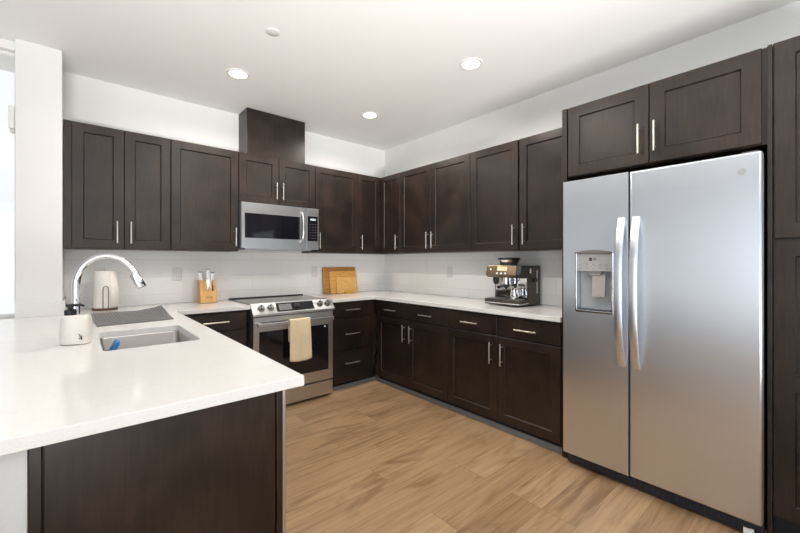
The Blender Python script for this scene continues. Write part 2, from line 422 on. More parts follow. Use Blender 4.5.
# left of the range
r = base('dark base cabinet with drawers between the peninsula and the range', (-2.475, 0, 0), 0, 0.510, 0)
drawer(r, 0.02, 0.500, 0.724, 0.866, -YB, 0.798, 0.19); drawer(r, 0.02, 0.500, 0.396, 0.714, -YB, 0.556, 0.19); drawer(r, 0.02, 0.500, 0.070, 0.387, -YB, 0.262, 0.19)

# peninsula: sink base facing +x and end panel
r = empty('peninsula_cabinet', 'dark sink cabinet run of the peninsula with a flat framed end panel', 'cabinet', loc=(-3.124, 0, 0))
bm = B()
box(bm, 0.001, 0.5555, -2.055, -0.30, 0.10, 0.66); box(bm, 0.001, 0.020, -2.055, -0.30, 0.66, 0.8815); box(bm, 0.537, 0.5555, -2.055, -0.65, 0.66, 0.8815)
box(bm, 0.02, 0.50, -2.055, -0.30, 0.0, 0.10)
obj('body', bm, M['wood'], r)
bm = B(); box(bm, 0.001, 0.572, -2.692, -2.665, 0, 0.8815)
obj('end_panel', bm, M['wood'], r)
for nm, a, c in (('end_stile', 0.001, 0.022), ('end_stile', 0.552, 0.572)):
    obj(nm, box(B(), a, c, -2.704, -2.6925, 0, 0.8815), M['wood'], r, 0.0015)
obj('end_face', box(B(), 0.0255, 0.5485, -2.702, -2.6925, 0, 0.8815), M['wood'], r, 0.0015)
def side_door(x, y0, y1, z0, z1):
    bm = shaker(0, y1 - y0, z0, z1, 0)
    bmesh.ops.transform(bm, matrix=Matrix.Translation((x, y0, 0)) @ Matrix.Rotation(R(90), 4, 'Z'), verts=bm.verts[:]); return bm
for y0, y1, hy in ((-2.05, -1.60, -1.64), (-1.596, -1.15, -1.556)):
    d = obj('door', side_door(0.556, y0, y1, 0.11, 0.866), M['wood'], r)
    bm = B(); tube(bm, [(0.608, hy, 0.60), (0.608, hy, 0.765)], 0.0058, 10)
    for z in (0.63, 0.735): tube(bm, [(0.576, hy, z), (0.608, hy, z)], 0.0042, 8)
    obj('handle', bm, M['nickel'], d, smooth=True)
r = empty('dishwasher', 'stainless dishwasher whose thin door edge shows beside the dark peninsula end panel', 'dishwasher', loc=(-2.80, -2.36, 0))
obj('body', box(B(), -0.25, 0.232, -0.30, 0.30, 0.09, 0.8795), M['steel_side'], r)
obj('door', box(B(), 0.234, 0.276, -0.3045, 0.298, 0.10, 0.874), M['steel_fridge'], r, 0.004)
obj('toe_kick', box(B(), -0.25, 0.20, -0.30, 0.30, 0.0, 0.089), M['black'], r)

# ------------------------------------------------------------------ worktops
def slab(name, outer, z0, z1, mat, hole=None, bev=0.002):
    bm = B()
    def loop(pts):
        v = [bm.verts.new((p[0], p[1], z0)) for p in pts]
        return [bm.edges.new((v[i], v[(i + 1) % len(v)])) for i in range(len(v))]
    e = loop(outer)
    if hole: e += loop(hole)
    bmesh.ops.triangle_fill(bm, use_beauty=True, use_dissolve=False, edges=e)
    ex = bmesh.ops.extrude_face_region(bm, geom=bm.faces[:])
    bmesh.ops.translate(bm, vec=(0, 0, z1 - z0), verts=[g for g in ex['geom'] if isinstance(g, bmesh.types.BMVert)])
    return obj(name, bm, mat, bevel=bev)
ZC0, ZC = 0.8825, 0.9146
SX0, SX1, SY0, SY1 = -2.965, -2.600, -1.890, -1.345
hole = [(p[0], p[1]) for p in rrect(SX0, SX1, SY0, SY1, 0, 0.03)]
o = slab('countertop', [(-3.1235, -0.001), (-1.946, -0.001), (-1.946, -0.644), (-2.490, -0.644), (-2.490, -2.727), (-3.66, -2.727), (-3.66, -0.3735), (-3.1235, -0.3735)],
         ZC0, ZC, M['quartz'], hole)
tag(o, 'white quartz countertop of the peninsula with the sink cut into it', 'countertop')
o = slab('countertop', [(-1.164, -0.001), (-0.001, -0.001), (-0.001, -2.664), (-0.6436, -2.664), (-0.6436, -0.6436), (-1.164, -0.6436)], ZC0, ZC, M['quartz'])
tag(o, 'white quartz countertop running right of the range and along the right wall to the fridge', 'countertop')

# sink
r = empty('kitchen_sink', 'rectangular stainless undermount sink in the peninsula countertop', 'sink', loc=((SX0 + SX1) / 2, (SY0 + SY1) / 2, 0.67))
cx, cy = (SX0 + SX1) / 2, (SY0 + SY1) / 2
def rr(i, z, rad): return [(p[0] - cx, p[1] - cy, z - 0.67) for p in rrect(SX0 - i, SX1 + i, SY0 - i, SY1 + i, z, rad)]
bm = B()
loft(bm, [rr(0.020, 0.8815, 0.05), rr(0.002, 0.8815, 0.032), rr(0.0, 0.877, 0.03), rr(-0.006, 0.72, 0.03), rr(-0.016, 0.700, 0.03), rr(-0.035, 0.694, 0.02)], False, True)
o = obj('bowl', bm, M['steel_sink'], r, smooth=True)
s = o.modifiers.new('thick', 'SOLIDIFY'); s.thickness = 0.0015; s.offset = 1
bm = B(); lathe(bm, 0, 0.05, [(0.045, 0.0245), (0.043, 0.028), (0.030, 0.027), (0.02, 0.0252)], 24)
obj('drain', bm, M['chrome'], r, smooth=True)

# faucet
fx, fy = -3.049, -1.459
r = empty('kitchen_faucet', 'tall chrome gooseneck pull-down faucet arching over the sink', 'faucet', loc=(fx, fy, ZC + 0.0005))
bm = B(); lathe(bm, 0, 0, [(0.030, 0), (0.030, 0.006), (0.024, 0.010), (0.0205, 0.03), (0.0195, 0.08)], 28)
obj('base', bm, M['chrome'], r, smooth=True)
dirv = Vector((math.cos(R(-22)), math.sin(R(-22)), 0))
ra = 0.145; zc_ = 0.250
pts = [Vector((0, 0, 0.08)), Vector((0, 0, 0.15)), Vector((0, 0, 0.22))]
for k in range(0, 23):
    a = R(180 - k * 6.9)
    pts.append(dirv * 0.124 * (1 + math.cos(a)) + Vector((0, 0, zc_ + ra * math.sin(a))))
rads = [0.0165] * 3 + [0.0165 - 0.004 * min(1, k / 14) for k in range(23)]
bm = B(); tube(bm, pts, rads, 20); obj('spout', bm, M['chrome'], r, smooth=True)
e0 = pts[-1]; dd = ((pts[-1] - pts[-2]).normalized() + Vector((0, 0, -0.25))).normalized()
bm = B(); tube(bm, [e0, e0 + dd * 0.006, e0 + dd * 0.012, e0 + dd * 0.05, e0 + dd * 0.085, e0 + dd * 0.09], [0.014, 0.0165, 0.018, 0.0215, 0.026, 0.023], 22)
sh_ = obj('spray_head', bm, M['chrome'], r, smooth=True)
bm = B(); tube(bm, [e0 + dd * 0.020 - dirv * 0.017, e0 + dd * 0.045 - dirv * 0.019], 0.0055, 10); obj('spray_button', bm, M['black'], sh_, smooth=True)
bm = B(); tube(bm, [(0.0, 0.018, 0.055), (0.0, 0.045, 0.060), (0.0, 0.105, 0.085)], [0.011, 0.009, 0.006], 12); obj('lever', bm, M['chrome'], r, smooth=True)

# white soap dispenser with black pump
r = empty('soap_dispenser', 'wide white ceramic soap caddy with a black pump, in front of the faucet base', 'soap dispenser', loc=(-3.048, -1.625, ZC + 0.0005), rz=R(-25))
bm = B()
def el(rx, ry, z, n=32, p=3.2, ox=0):
    out = []
    for k in range(n):
        a = 2 * PI * k / n; c, s_ = math.cos(a), math.sin(a)
        out.append((ox + rx * math.copysign(abs(c) ** (2 / p), c), ry * math.copysign(abs(s_) ** (2 / p), s_), z))
    return out
loft(bm, [el(0.048, 0.036, 0), el(0.053, 0.042, 0.004), el(0.054, 0.043, 0.05), el(0.052, 0.041, 0.110), el(0.048, 0.038, 0.124), el(0.042, 0.032, 0.129)])
bod = obj('body', bm, M['ceramic'], r, smooth=True)
bm = B(); lathe(bm, -0.022, 0, [(0.022, 0.129), (0.022, 0.150), (0.018, 0.153), (0.009, 0.155), (0.009, 0.165), (0.017, 0.166), (0.017, 0.177)], 20)
tube(bm, [(-0.022, 0, 0.171), (0.016, 0.004, 0.172), (0.028, 0.005, 0.166)], [0.0065, 0.0055, 0.0045], 10)
obj('pump', bm, M['black'], r, smooth=True)
bm = B()   # small dark sprig drawn on the front
for q in range(5):
    a = R(60 + q * 15); tube(bm, [(0.040, -0.0425, 0.024), (0.040 + 0.012 * math.cos(a) * (q - 2), -0.0425, 0.030 + 0.005 * q)], 0.0012, 6)
obj('printed_sprig', bm, M['dark'], bod)

# drying mat with lifted far corner
r_mat = plain('grey_silicone', (0.17, 0.17, 0.175), 0.5)
bm = B(); NX, NY = 70, 24
C00, C10, C11, C01 = Vector((-2.962, -1.135, 0)), Vector((-2.580, -1.085, 0)), Vector((-2.560, -0.480, 0)), Vector((-2.985, -0.440, 0))
grid = []
for j in range(NY + 1):
    row = []
    for i in range(NX + 1):
        u, w = i / NX, j / NY
        p = (C00 * (1 - u) + C10 * u) * (1 - w) + (C01 * (1 - u) + C11 * u) * w
        lift = 0.030 * max(0, (u - 0.55) / 0.45) ** 1.8 * max(0, (w - 0.25) / 0.75) ** 1.2
        rib = 0.0022 if (i % 3 == 1 and 0.04 < w < 0.96) else 0
        row.append(bm.verts.new((p.x, p.y, 0.9152 + 0.004 + lift + rib)))
    grid.append(row)
for j in range(NY):
    for i in range(NX): bm.faces.new((grid[j][i], grid[j][i + 1], grid[j + 1][i + 1], grid[j + 1][i]))
o = obj('drying_mat', bm, r_mat); s = o.modifiers.new('t', 'SOLIDIFY'); s.thickness = 0.0035; s.offset = -1
tag(o, 'grey ribbed silicone drying mat behind the sink with one corner curled up', 'drying mat')

# brush in the sink
bl = plain('blue_plastic', (0.03, 0.22, 0.55), 0.4)
r = empty('sink_caddy', 'small grey caddy hooked on the left side inside the sink', 'caddy', loc=(-2.921, -1.57, 0.815))
bm = B(); box(bm, -0.030, 0.012, -0.055, 0.055, 0, 0.004); box(bm, -0.030, -0.027, -0.055, 0.055, 0, 0.065); box(bm, 0.009, 0.012, -0.055, 0.055, 0, 0.035)
box(bm, -0.030, 0.012, -0.055, -0.052, 0, 0.035); box(bm, -0.030, 0.012, 0.052, 0.055, 0, 0.035)
obj('tray', bm, plain('grey_caddy', (0.20, 0.19, 0.17), 0.5), r, 0.001)
bm = B(); box(bm, -0.012, 0.012, -0.030, 0.030, 0, 0.078)
o = obj('scrub_sponge', bm, bl, bevel=0.007, smooth=True); o.location = (-2.928, -1.570, 0.828); o.rotation_euler = (0, R(24), 0)
tag(o, 'blue scrub sponge standing in the caddy inside the sink', 'sponge')

# ------------------------------------------------------------------ range
RX0, RX1 = -1.942, -1.180; RW = RX1 - RX0
r = empty('electric_range', 'stainless slide-in electric range with black oven window between base cabinets', 'range', loc=(RX0, 0, 0))
obj('body', box(B(), 0.004, RW - 0.004, -0.640, -0.030, 0.03, 0.900), M['steel_side'], r)
obj('base_trim', box(B(), 0.02, RW - 0.02, -0.62, -0.06, 0.0, 0.029), M['black'], r)
obj('cooktop', box(B(), 0.0, RW, -0.618, -0.055, 0.9165, 0.9215), M['cooktop'], r, 0.002)
bm = B(); box(bm, 0.002, RW - 0.002, -0.620, -0.030, 0.901, 0.916); obj('cooktop_frame', bm, M['steel_range'], r)
obj('rear_vent_trim', box(B(), 0.0, RW, -0.052, -0.018, 0.9165, 0.930), M['black'], r, 0.002)
ring_m = plain('burner_print', (0.12, 0.12, 0.125), 0.3)
for ex, ey, er in ((0.19, -0.47, 0.10), (0.57, -0.47, 0.085), (0.20, -0.20, 0.075), (0.56, -0.20, 0.10)):
    for k in (1.0, 0.62):
        n = 40; a = [(ex + er * k * math.cos(2 * PI * q / n), ey + er * k * math.sin(2 * PI * q / n), 0.92165) for q in range(n)]
        b2 = [(ex + (er * k - 0.0025) * math.cos(2 * PI * q / n), ey + (er * k - 0.0025) * math.sin(2 * PI * q / n), 0.92165) for q in range(n)]
        bm = B(); loft(bm, [a, b2], False, False); obj('burner_ring', bm, ring_m, r)
# slanted control panel (prism)
prof = [(-0.619, 0.926), (-0.640, 0.926), (-0.706, 0.840), (-0.706, 0.822), (-0.640, 0.816), (-0.619, 0.88)]
bm = B(); loft(bm, [[(-0.006, y, z) for y, z in prof], [(RW + 0.006, y, z) for y, z in prof]])
pan = obj('control_panel', bm, M['steel_range'], r, 0.002)
slope = Vector((0, -0.066, -0.086)).normalized(); nrm = Vector((0, -0.086, 0.066)).normalized()
mid = Vector((0, -0.673, 0.883))
def onp(x, s, h): return Vector((x, 0, 0)) + mid + slope * s + nrm * h
bm = B()
rings = []
for h in (0.0003, 0.0018): rings.append([tuple(onp(x, s_, h)) for x, s_ in ((0.205, 0.042), (0.560, 0.042), (0.560, -0.044), (0.205, -0.044))])
loft(bm, rings); obj('display_panel', bm, M['glass_black'], pan)
disp = plain('grey_display', (0.16, 0.165, 0.17), 0.25)
bm = B(); rings = [[tuple(onp(x, s_, h)) for x, s_ in ((0.228, 0.030), (0.345, 0.030), (0.345, -0.030), (0.228, -0.030))] for h in (0.0019, 0.0024)]
loft(bm, rings); obj('display', bm, disp, pan)
kn_m = plain('knob_steel', (0.30, 0.30, 0.30), 0.25, 1.0)
def knob(x, rad, mat, hgt=0.028):
    bm = B(); rings = []
    for rr_, h in ((rad * 1.15, 0.0005), (rad * 1.15, 0.005), (rad, 0.006), (rad * 0.94, hgt), (rad * 0.84, hgt + 0.003)):
        rings.append([tuple(onp(x, 0, h) + Vector((1, 0, 0)) * rr_ * math.cos(2 * PI * k / 24) + slope * rr_ * math.sin(2 * PI * k / 24)) for k in range(24)])
    loft(bm, rings)
    # grip bar
    q = [tuple(onp(x, 0, hh) + Vector((1, 0, 0)) * a_ + slope * b_) for hh in (hgt, hgt + 0.012) for a_, b_ in ((-0.0045, -rad * 0.85), (0.0045, -rad * 0.85), (0.0045, rad * 0.85), (-0.0045, rad * 0.85))]
    loft(bm, [q[:4], q[4:]])
    return obj('knob', bm, mat, pan, smooth=True)
for x in (0.072, 0.152, 0.622, 0.700): knob(x, 0.026, kn_m)
knob(0.395, 0.024, M['black'], 0.016)
# oven door: steel frame around black glass
bm = B(); x0, x1, z0, z1, yb, yf = 0.004, RW - 0.004, 0.166, 0.812, -0.641, -0.686
gx0, gx1, gz0, gz1 = 0.052, RW - 0.052, 0.262, 0.690
box(bm, x0, gx0, yf, yb, z0, z1); box(bm, gx1, x1, yf, yb, z0, z1); box(bm, gx0, gx1, yf, yb, z0, gz0); box(bm, gx0, gx1, yf, yb, gz1, z1)
dr = obj('oven_door', bm, M['steel_range'], r)
obj('oven_window', box(B(), gx0, gx1, yf - 0.001, yb, gz0, gz1), M['glass_black'], dr)
bm = B()
pts = [(0.020, 0), (RW - 0.020, 0)]
box(bm, 0.022, RW - 0.022, -0.748, -0.732, 0.735, 0.768)
for x in (0.030, RW - 0.062): box(bm, x, x + 0.032, -0.733, -0.685, 0.738, 0.765)
obj('oven_handle', bm, M['steel_range'], dr, 0.004)
bm = B(); n = 20
loft(bm, [[(RW - 0.090 + 0.009 * math.cos(2 * PI * k / n), yy, 0.672 + 0.009 * math.sin(2 * PI * k / n)) for k in range(n)] for yy in (-0.6872, -0.6885)])
obj('round_badge', bm, M['white_plastic'], dr)
obj('warming_drawer', box(B(), 0.004, RW - 0.004, -0.684, -0.641, 0.022, 0.152), M['steel_range'], r, 0.002)

# towel over the oven handle
tw = plain('cream_towel', (0.82, 0.68, 0.46), 0.9, var=0.07, nscale=120, bmp=0.5)
bm = B(); NX, prof = 26, []
for k in range(9): prof.append((-0.726, 0.58 + 0.185 * k / 8))
for k in range(1, 6): a = R(k * 30); prof.append((-0.740 + 0.0135 * math.cos(a), 0.7705 + 0.010 * math.sin(a)))
for k in range(1, 24): prof.append((-0.7545, 0.768 - 0.350 * k / 23))
rings = []
for (y, z) in prof:
    row = []
    for i in range(NX + 1):
        u = i / NX
        drop = max(0, (0.76 - z) / 0.36) if y < -0.75 else 0
        yy = y - (abs(0.004 * math.sin(u * 9 + 1.0)) + 0.010 * abs(math.sin(u * 5.2 + 0.4)) * drop) * (1 if y < -0.75 else 0)
        zz = z - (0.016 * math.sin(u * 3.0) * drop * drop if y < -0.75 else 0)
        row.append((0.292 + 0.196 * u + 0.014 * drop * (u - 0.2), yy, zz))
    rings.append(row)
vr = [[bm.verts.new((RX0 + p[0], p[1], p[2])) for p in r_] for r_ in rings]
for a, b_ in zip(vr, vr[1:]):
    for i in range(NX): bm.faces.new((a[i], a[i + 1], b_[i + 1], b_[i]))
o = obj('kitchen_towel', bm, tw, smooth=True); s = o.modifiers.new('t', 'SOLIDIFY'); s.thickness = 0.004; s.offset = 0
tag(o, 'cream kitchen towel draped over the oven door handle', 'towel')

# ------------------------------------------------------------------ microwave
r = empty('microwave', 'stainless over-the-range microwave with black door glass', 'microwave', loc=(RX0, 0, 1.405))
obj('body', box(B(), 0.004, RW - 0.004, -0.352, -0.010, 0.004, 0.416), M['steel_side'], r)
bm = B(); x0, x1, z0, z1 = 0.0, 0.628, 0.0, 0.414; gx0, gx1, gz0, gz1 = 0.028, 0.556, 0.094, 0.318; yf, yb = -0.400, -0.353
box(bm, x0, gx0, yf, yb, z0, z1); box(bm, gx1, x1, yf, yb, z0, z1); box(bm, gx0, gx1, yf, yb, z0, gz0); box(bm, gx0, gx1, yf, yb, gz1, z1)
dr = obj('door', bm, M['steel_range'], r)
obj('door_glass', box(B(), gx0, gx1, yf - 0.001, yb, gz0, gz1), M['glass_black'], dr)
bm = B()
pts = [(0.574, -0.401, 0.062), (0.574, -0.424, 0.078)] + [(0.574, -0.430 - 0.016 * math.sin(PI * k / 10), 0.085 + 0.25 * k / 10) for k in range(11)] + [(0.574, -0.424, 0.345), (0.574, -0.401, 0.362)]
tube(bm, pts, 0.0115, 14); obj('handle', bm, M['steel_range'], dr, smooth=True)
obj('control_frame', box(B(), 0.630, RW, -0.400, -0.353, 0.0, 0.414), M['steel_range'], r, 0.002)
cp = obj('control_panel', box(B(), 0.640, RW - 0.012, -0.4015, -0.4, 0.085, 0.335), M['glass_black'], r)
bm = B(); box(bm, 0.668, 0.728, -0.4021, -0.4016, 0.293, 0.312); obj('clock_display', bm, plain('pale_display', (0.45, 0.52, 0.55), 0.3), cp)
kp_m = plain('keypad_print', (0.10, 0.10, 0.105), 0.5)
for a in range(6):
    for q in range(3): obj('key', box(B(), 0.661 + q * 0.028, 0.675 + q * 0.028, -0.4021, -0.4016, 0.112 + a * 0.028, 0.117 + a * 0.028), kp_m, cp)
obj('underside_vent', box(B(), 0.05, RW - 0.05, -0.34, -0.03, -0.010, 0.0035), M['steel_range'], r, 0.002)

# ------------------------------------------------------------------ fridge and its surround
FY0 = -2.719; FW = 0.908
r = empty('refrigerator', 'tall stainless side-by-side refrigerator with dispenser in its left door', 'refrigerator', loc=(0, FY0, 0), rz=R(-90))
# local: x to the right (towards camera), front at y=-0.716
obj('body', box(B(), 0.004, FW - 0.004, -0.648, -0.03, 0.03, 1.772), M['steel_side'], r)
obj('top_hinge', box(B(), FW - 0.075, FW - 0.012, -0.700, -0.60, 1.7725, 1.790), M['steel_side'], r, 0.004)
def fdoor(x0, x1, hole=None):
    bm = B(); z0, z1, yb, yf = 0.086, 1.783, -0.655, -0.716
    xs = [x0, x1] if not hole else [x0, hole[0], hole[1], x1]
    zs = [z0, z1] if not hole else [z0, hole[2], hole[3], z1]
    def V(x, y, z, c={}): 
        return bm.verts.new((x, y, z))
    grid = {}
    for i, x in enumerate(xs):
        for k, z in enumerate(zs): grid[i, k] = bm.verts.new((x, yf, z))
    for i in range(len(xs) - 1):
        for k in range(len(zs) - 1):
            if hole and i == 1 and k == 1: continue
            bm.faces.new((grid[i, k], grid[i + 1, k], grid[i + 1, k + 1], grid[i, k + 1]))
    be = [e for e in bm.edges if len(e.link_faces) == 1]
    outer = [e for e in be if all(v.co.x in (x0, x1) or v.co.z in (z0, z1) for v in e.verts) and not (hole and all(hole[0] <= v.co.x <= hole[1] and hole[2] <= v.co.z <= hole[3] for v in e.verts))]
    inner = [e for e in be if e not in outer]
    ex = bmesh.ops.extrude_edge_only(bm, edges=outer)
    vv = [g for g in ex['geom'] if isinstance(g, bmesh.types.BMVert)]
    for v in vv: v.co.y = yb
    bk = [e for e in bm.edges if all(v in vv for v in e.verts)]
    bmesh.ops.contextual_create(bm, geom=bk)
    if inner:
        ex = bmesh.ops.extrude_edge_only(bm, edges=inner)
        vv = [g for g in ex['geom'] if isinstance(g, bmesh.types.BMVert)]
        for v in vv: v.co.y = -0.657
        bk = [e for e in bm.edges if all(v in vv for v in e.verts)]
        bmesh.ops.contextual_create(bm, geom=bk)
    return bm
DX0, DX1, DZ0, DZ1 = 0.082, 0.286, 0.985, 1.335
o = obj('freezer_door', fdoor(0.0, 0.3685, (DX0, DX1, DZ0, DZ1)), M['steel_fridge'], r, 0.010, True, 4)
fd = o
o2 = obj('fridge_door', fdoor(0.3755, FW), M['steel_fridge'], r, 0.010, True, 4)
def fhandle(x, par):
    bm = B(); rings = []; n = 22
    for k in range(n + 1):
        t = k / n; z = 0.690 + 0.840 * t
        bow = 0.062 * (1 - abs(2 * t - 1) ** 3.2)
        y0 = -0.717 - max(0.0, bow - 0.014); y1 = -0.7175 - bow - 0.003
        w = 0.0185
        rings.append([(x - w, y0, z), (x + w, y0, z), (x + w, y1 + 0.004, z), (x + w * 0.6, y1, z), (x - w * 0.6, y1, z), (x - w, y1 + 0.004, z)])
    loft(bm, rings); return obj('handle', bm, M['steel_fridge'], par, smooth=True)
fhandle(0.336, fd); fhandle(0.409, o2)
# dispenser
lit = plain('silver_plastic', (0.42, 0.43, 0.44), 0.35, 0.3)
dsp = obj('dispenser', box(B(), DX0 + 0.004, DX1 - 0.004, -0.7175, -0.7135, 1.225, DZ1 - 0.004), lit, fd, 0.001, label='pale control face of the water and ice dispenser')
bm = B()
for a in ((DX0 - 0.006, DX0 + 0.004, DZ0 - 0.008, DZ1 + 0.006), (DX1 - 0.004, DX1 + 0.006, DZ0 - 0.008, DZ1 + 0.006), (DX0, DX1, DZ0 - 0.010, DZ0 + 0.004)):
    box(bm, a[0], a[1], -0.7215, -0.712, a[2], a[3])
obj('bezel', bm, M['chrome'], dsp, 0.002)
bm = B(); rings = []
for y in (-0.734, -0.7165):
    rings.append([(DX0 - 0.006, y, DZ1 - 0.002), (DX1 + 0.006, y, DZ1 - 0.002)] + [(DX1 + 0.006 - (DX1 - DX0 + 0.012) * k / 8, y, DZ1 + 0.004 + 0.012 * math.sin(PI * k / 8)) for k in range(9)])
loft(bm, rings); obj('hood', bm, plain('grey_hood', (0.16, 0.15, 0.15), 0.4), dsp)
cav = plain('cavity_grey', (0.38, 0.40, 0.42), 0.45)
obj('cavity_lining', box(B(), DX0 + 0.002, DX1 - 0.002, -0.6600, -0.6575, DZ0 + 0.002, 1.224), cav, dsp)
bm = B(); loft(bm, [[(0.145, -0.705, 1.224), (0.225, -0.705, 1.224), (0.225, -0.665, 1.224), (0.145, -0.665, 1.224)], [(0.160, -0.700, 1.200), (0.212, -0.700, 1.200), (0.212, -0.668, 1.200), (0.160, -0.668, 1.200)]])
obj('nozzle', bm, lit, dsp)
bm = B(); loft(bm, [[(0.166, -0.690, 1.205), (0.240, -0.690, 1.205), (0.240, -0.680, 1.205), (0.166, -0.680, 1.205)], [(0.172, -0.712, 1.075), (0.244, -0.712, 1.075), (0.244, -0.702, 1.075), (0.172, -0.702, 1.075)]])
obj('paddle', bm, plain('paddle_silver', (0.50, 0.48, 0.45), 0.3, 0.5), dsp)
bm = B()
for k in range(9): box(bm, DX0 + 0.012 + k * 0.020, DX0 + 0.024 + k * 0.020, -0.708, -0.662, DZ0 + 0.004, DZ0 + 0.010)
obj('drip_grille', bm, M['steel_side'], dsp)
bm = B()
box(bm, 0.158, 0.176, -0.7182, -0.7177, 1.286, 1.306); box(bm, 0.181, 0.200, -0.7182, -0.7177, 1.300, 1.305); box(bm, 0.181, 0.198, -0.7182, -0.7177, 1.290, 1.295)
obj('emblem', bm, plain('emblem_dark', (0.05, 0.055, 0.065), 0.4), dsp)
mk_m = plain('mark_grey', (0.22, 0.225, 0.23), 0.5)
for k in range(5):
    for q in range(2): obj('button', box(B(), 0.100 + k * 0.038, 0.114 + k * 0.038, -0.7182, -0.7177, 1.240 + q * 0.022, 1.2435 + q * 0.022), mk_m, dsp)
bm = B(); n = 24
loft(bm, [[(0.840 + 0.016 * math.cos(2 * PI * k / n), yy, 1.697 + 0.016 * math.sin(2 * PI * k / n)) for k in range(n)] for yy in (-0.7165, -0.7185)])
obj('round_emblem', bm, plain('emblem_silver', (0.50, 0.51, 0.53), 0.35, 0.8), o2)
navy = plain('navy_grille', (0.012, 0.018, 0.032), 0.35)
bm = B(); box(bm, 0.006, FW - 0.006, -0.668, -0.640, 0.012, 0.078)
for k in range(30): box(bm, 0.03 + k * 0.028, 0.05 + k * 0.028, -0.671, -0.668, 0.030, 0.062)
obj('base_grille', bm, navy, r)
bm = B()
for x in (FW - 0.05,):
    loft(bm, [[(x - 0.018 + 0.0, -0.66 + 0.02 * math.cos(2 * PI * k / 16), 0.0205 + 0.02 * math.sin(2 * PI * k / 16)) for k in range(16)], [(x + 0.018, -0.66 + 0.02 * math.cos(2 * PI * k / 16), 0.0205 + 0.02 * math.sin(2 * PI * k / 16)) for k in range(16)]])
obj('roller', bm, M['white_plastic'], r)

tag(obj('side_panel', box(B(), -0.628, -0.0005, -2.7005, -2.6685, 0, ZT), M['wood'], bevel=0.001), 'narrow dark wood upright panel on the left side of the refrigerator', 'panel')
tag(obj('side_panel', box(B(), -0.630, -0.0005, -3.652, -3.636, 0, ZT), M['wood'], bevel=0.001), 'dark wood upright panel between refrigerator and tall pantry cabinet', 'panel')
r = empty('wall_cabinet', 'deep two-door dark wood cabinet above the refrigerator', 'cabinet', loc=(0, -2.702, 0), rz=R(-90))
obj('body', box(B(), 0.001, 0.933, -0.610, -0.0005, 1.828, ZT), M['wood'], r)
door(r, 0.004, 0.461, 1.832, ZT - 0.003, -0.610, 0.415, 1.972, L=0.165, st=0.069); door(r, 0.461, 0.916, 1.832, ZT - 0.003, -0.610, 0.492, 1.972, L=0.165, st=0.069)
r = empty('pantry_cabinet', 'tall dark wood pantry cabinet at the right edge of the photo', 'cabinet', loc=(0, -3.653, 0), rz=R(-90))
obj('body', box(B(), 0.0, 0.62, -0.610, -0.0005, 0.11, ZT + 0.006), M['wood'], r)
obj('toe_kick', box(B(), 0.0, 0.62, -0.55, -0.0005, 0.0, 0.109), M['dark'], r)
door(r, 0.002, 0.60, 1.388, ZT, -0.610, 0.555, 1.50, st=0.066); door(r, 0.002, 0.60, 0.125, 1.376, -0.610, 0.555, 1.25, panels=[(0.185, 0.700), (0.778, 1.306)], st=0.066)

# ------------------------------------------------------------------ small things on the counters
ZS = ZC + 0.0005
# knife block
r = empty('knife_block', 'light wooden knife block standing on the counter left of the range', 'knife block', loc=(-2.165, -0.165, ZS), rz=R(4))
bm = B(); w = 0.070
loft(bm, [[(-w, y, z) for y, z in ((-0.045, 0), (0.045, 0), (0.045, 0.205), (0.02, 0.205))] , [(w, y, z) for y, z in ((-0.045, 0), (0.045, 0), (0.045, 0.205), (0.02, 0.205))]])
obj('body', bm, M['block'], r, 0.003)
bm = B()
for x in (-0.056, 0.056): loft(bm, [[(x - 0.013, -0.047, 0.10), (x + 0.013, -0.047, 0.10), (x + 0.013, 0.0, 0.205), (x - 0.013, 0.0, 0.205)], [(x - 0.013, -0.032, 0.10), (x + 0.013, -0.032, 0.10), (x + 0.013, 0.018, 0.205), (x - 0.013, 0.018, 0.205)]])
loft(bm, [[(-w, -0.052, 0.004), (w, -0.052, 0.004), (w, -0.045, 0.105), (-w, -0.045, 0.105)], [(-w, -0.045, 0.004), (w, -0.045, 0.004), (w, -0.030, 0.105), (-w, -0.030, 0.105)]])
obj('front_lip', bm, M['block'], r, 0.002)
bm = B(); box(bm, -0.022, 0.030, -0.0535, -0.0495, 0.048, 0.056); obj('engraved_mark', bm, M['board_a'], r)
blade = plain('blade_steel', (0.70, 0.71, 0.73), 0.18, 1.0); hnd = plain('pearl_handle', (0.82, 0.84, 0.88), 0.25, 0.0)
def knife(dx, dz, L, hs, lab):
    k = empty('kitchen_knife', lab, 'knife', 'knives in the wooden block', loc=(-2.165 + dx, -0.181, ZS + 0.085), rz=R(4))
    k.rotation_euler = (R(-17), R(dz), R(4))
    bm = B(); loft(bm, [[(-0.011, -0.001, 0.02), (0.011, -0.001, 0.02), (0.011, 0.001, 0.02), (-0.011, 0.001, 0.02)], [(-0.014, -0.001, L), (0.014, -0.001, L), (0.014, 0.001, L), (-0.014, 0.001, L)]]); obj('blade', bm, blade, k)
    bm = B(); loft(bm, [el(0.013, 0.009, L, 16, 2.4), el(0.017, 0.010, L + 0.02, 16, 2.4), el(0.016, 0.010, L + hs * 0.6, 16, 2.4), el(0.019, 0.011, L + hs, 16, 2.4, 0.004)]); obj('grip', bm, hnd, k, smooth=True)
    bm = B(); loft(bm, [el(0.017, 0.0105, L + hs, 16, 2.4, 0.004), el(0.015, 0.009, L + hs + 0.008, 16, 2.4, 0.004)]); obj('end_cap', bm, M['dark'], k, smooth=True)
knife(-0.038, -4, 0.110, 0.082, 'leftmost pale-handled knife standing in the wooden knife block')
knife(0.008, 3, 0.128, 0.090, 'tallest pale-handled knife, in the middle of the wooden knife block')
knife(0.038, 5, 0.105, 0.080, 'rightmost pale-handled knife standing in the wooden knife block')

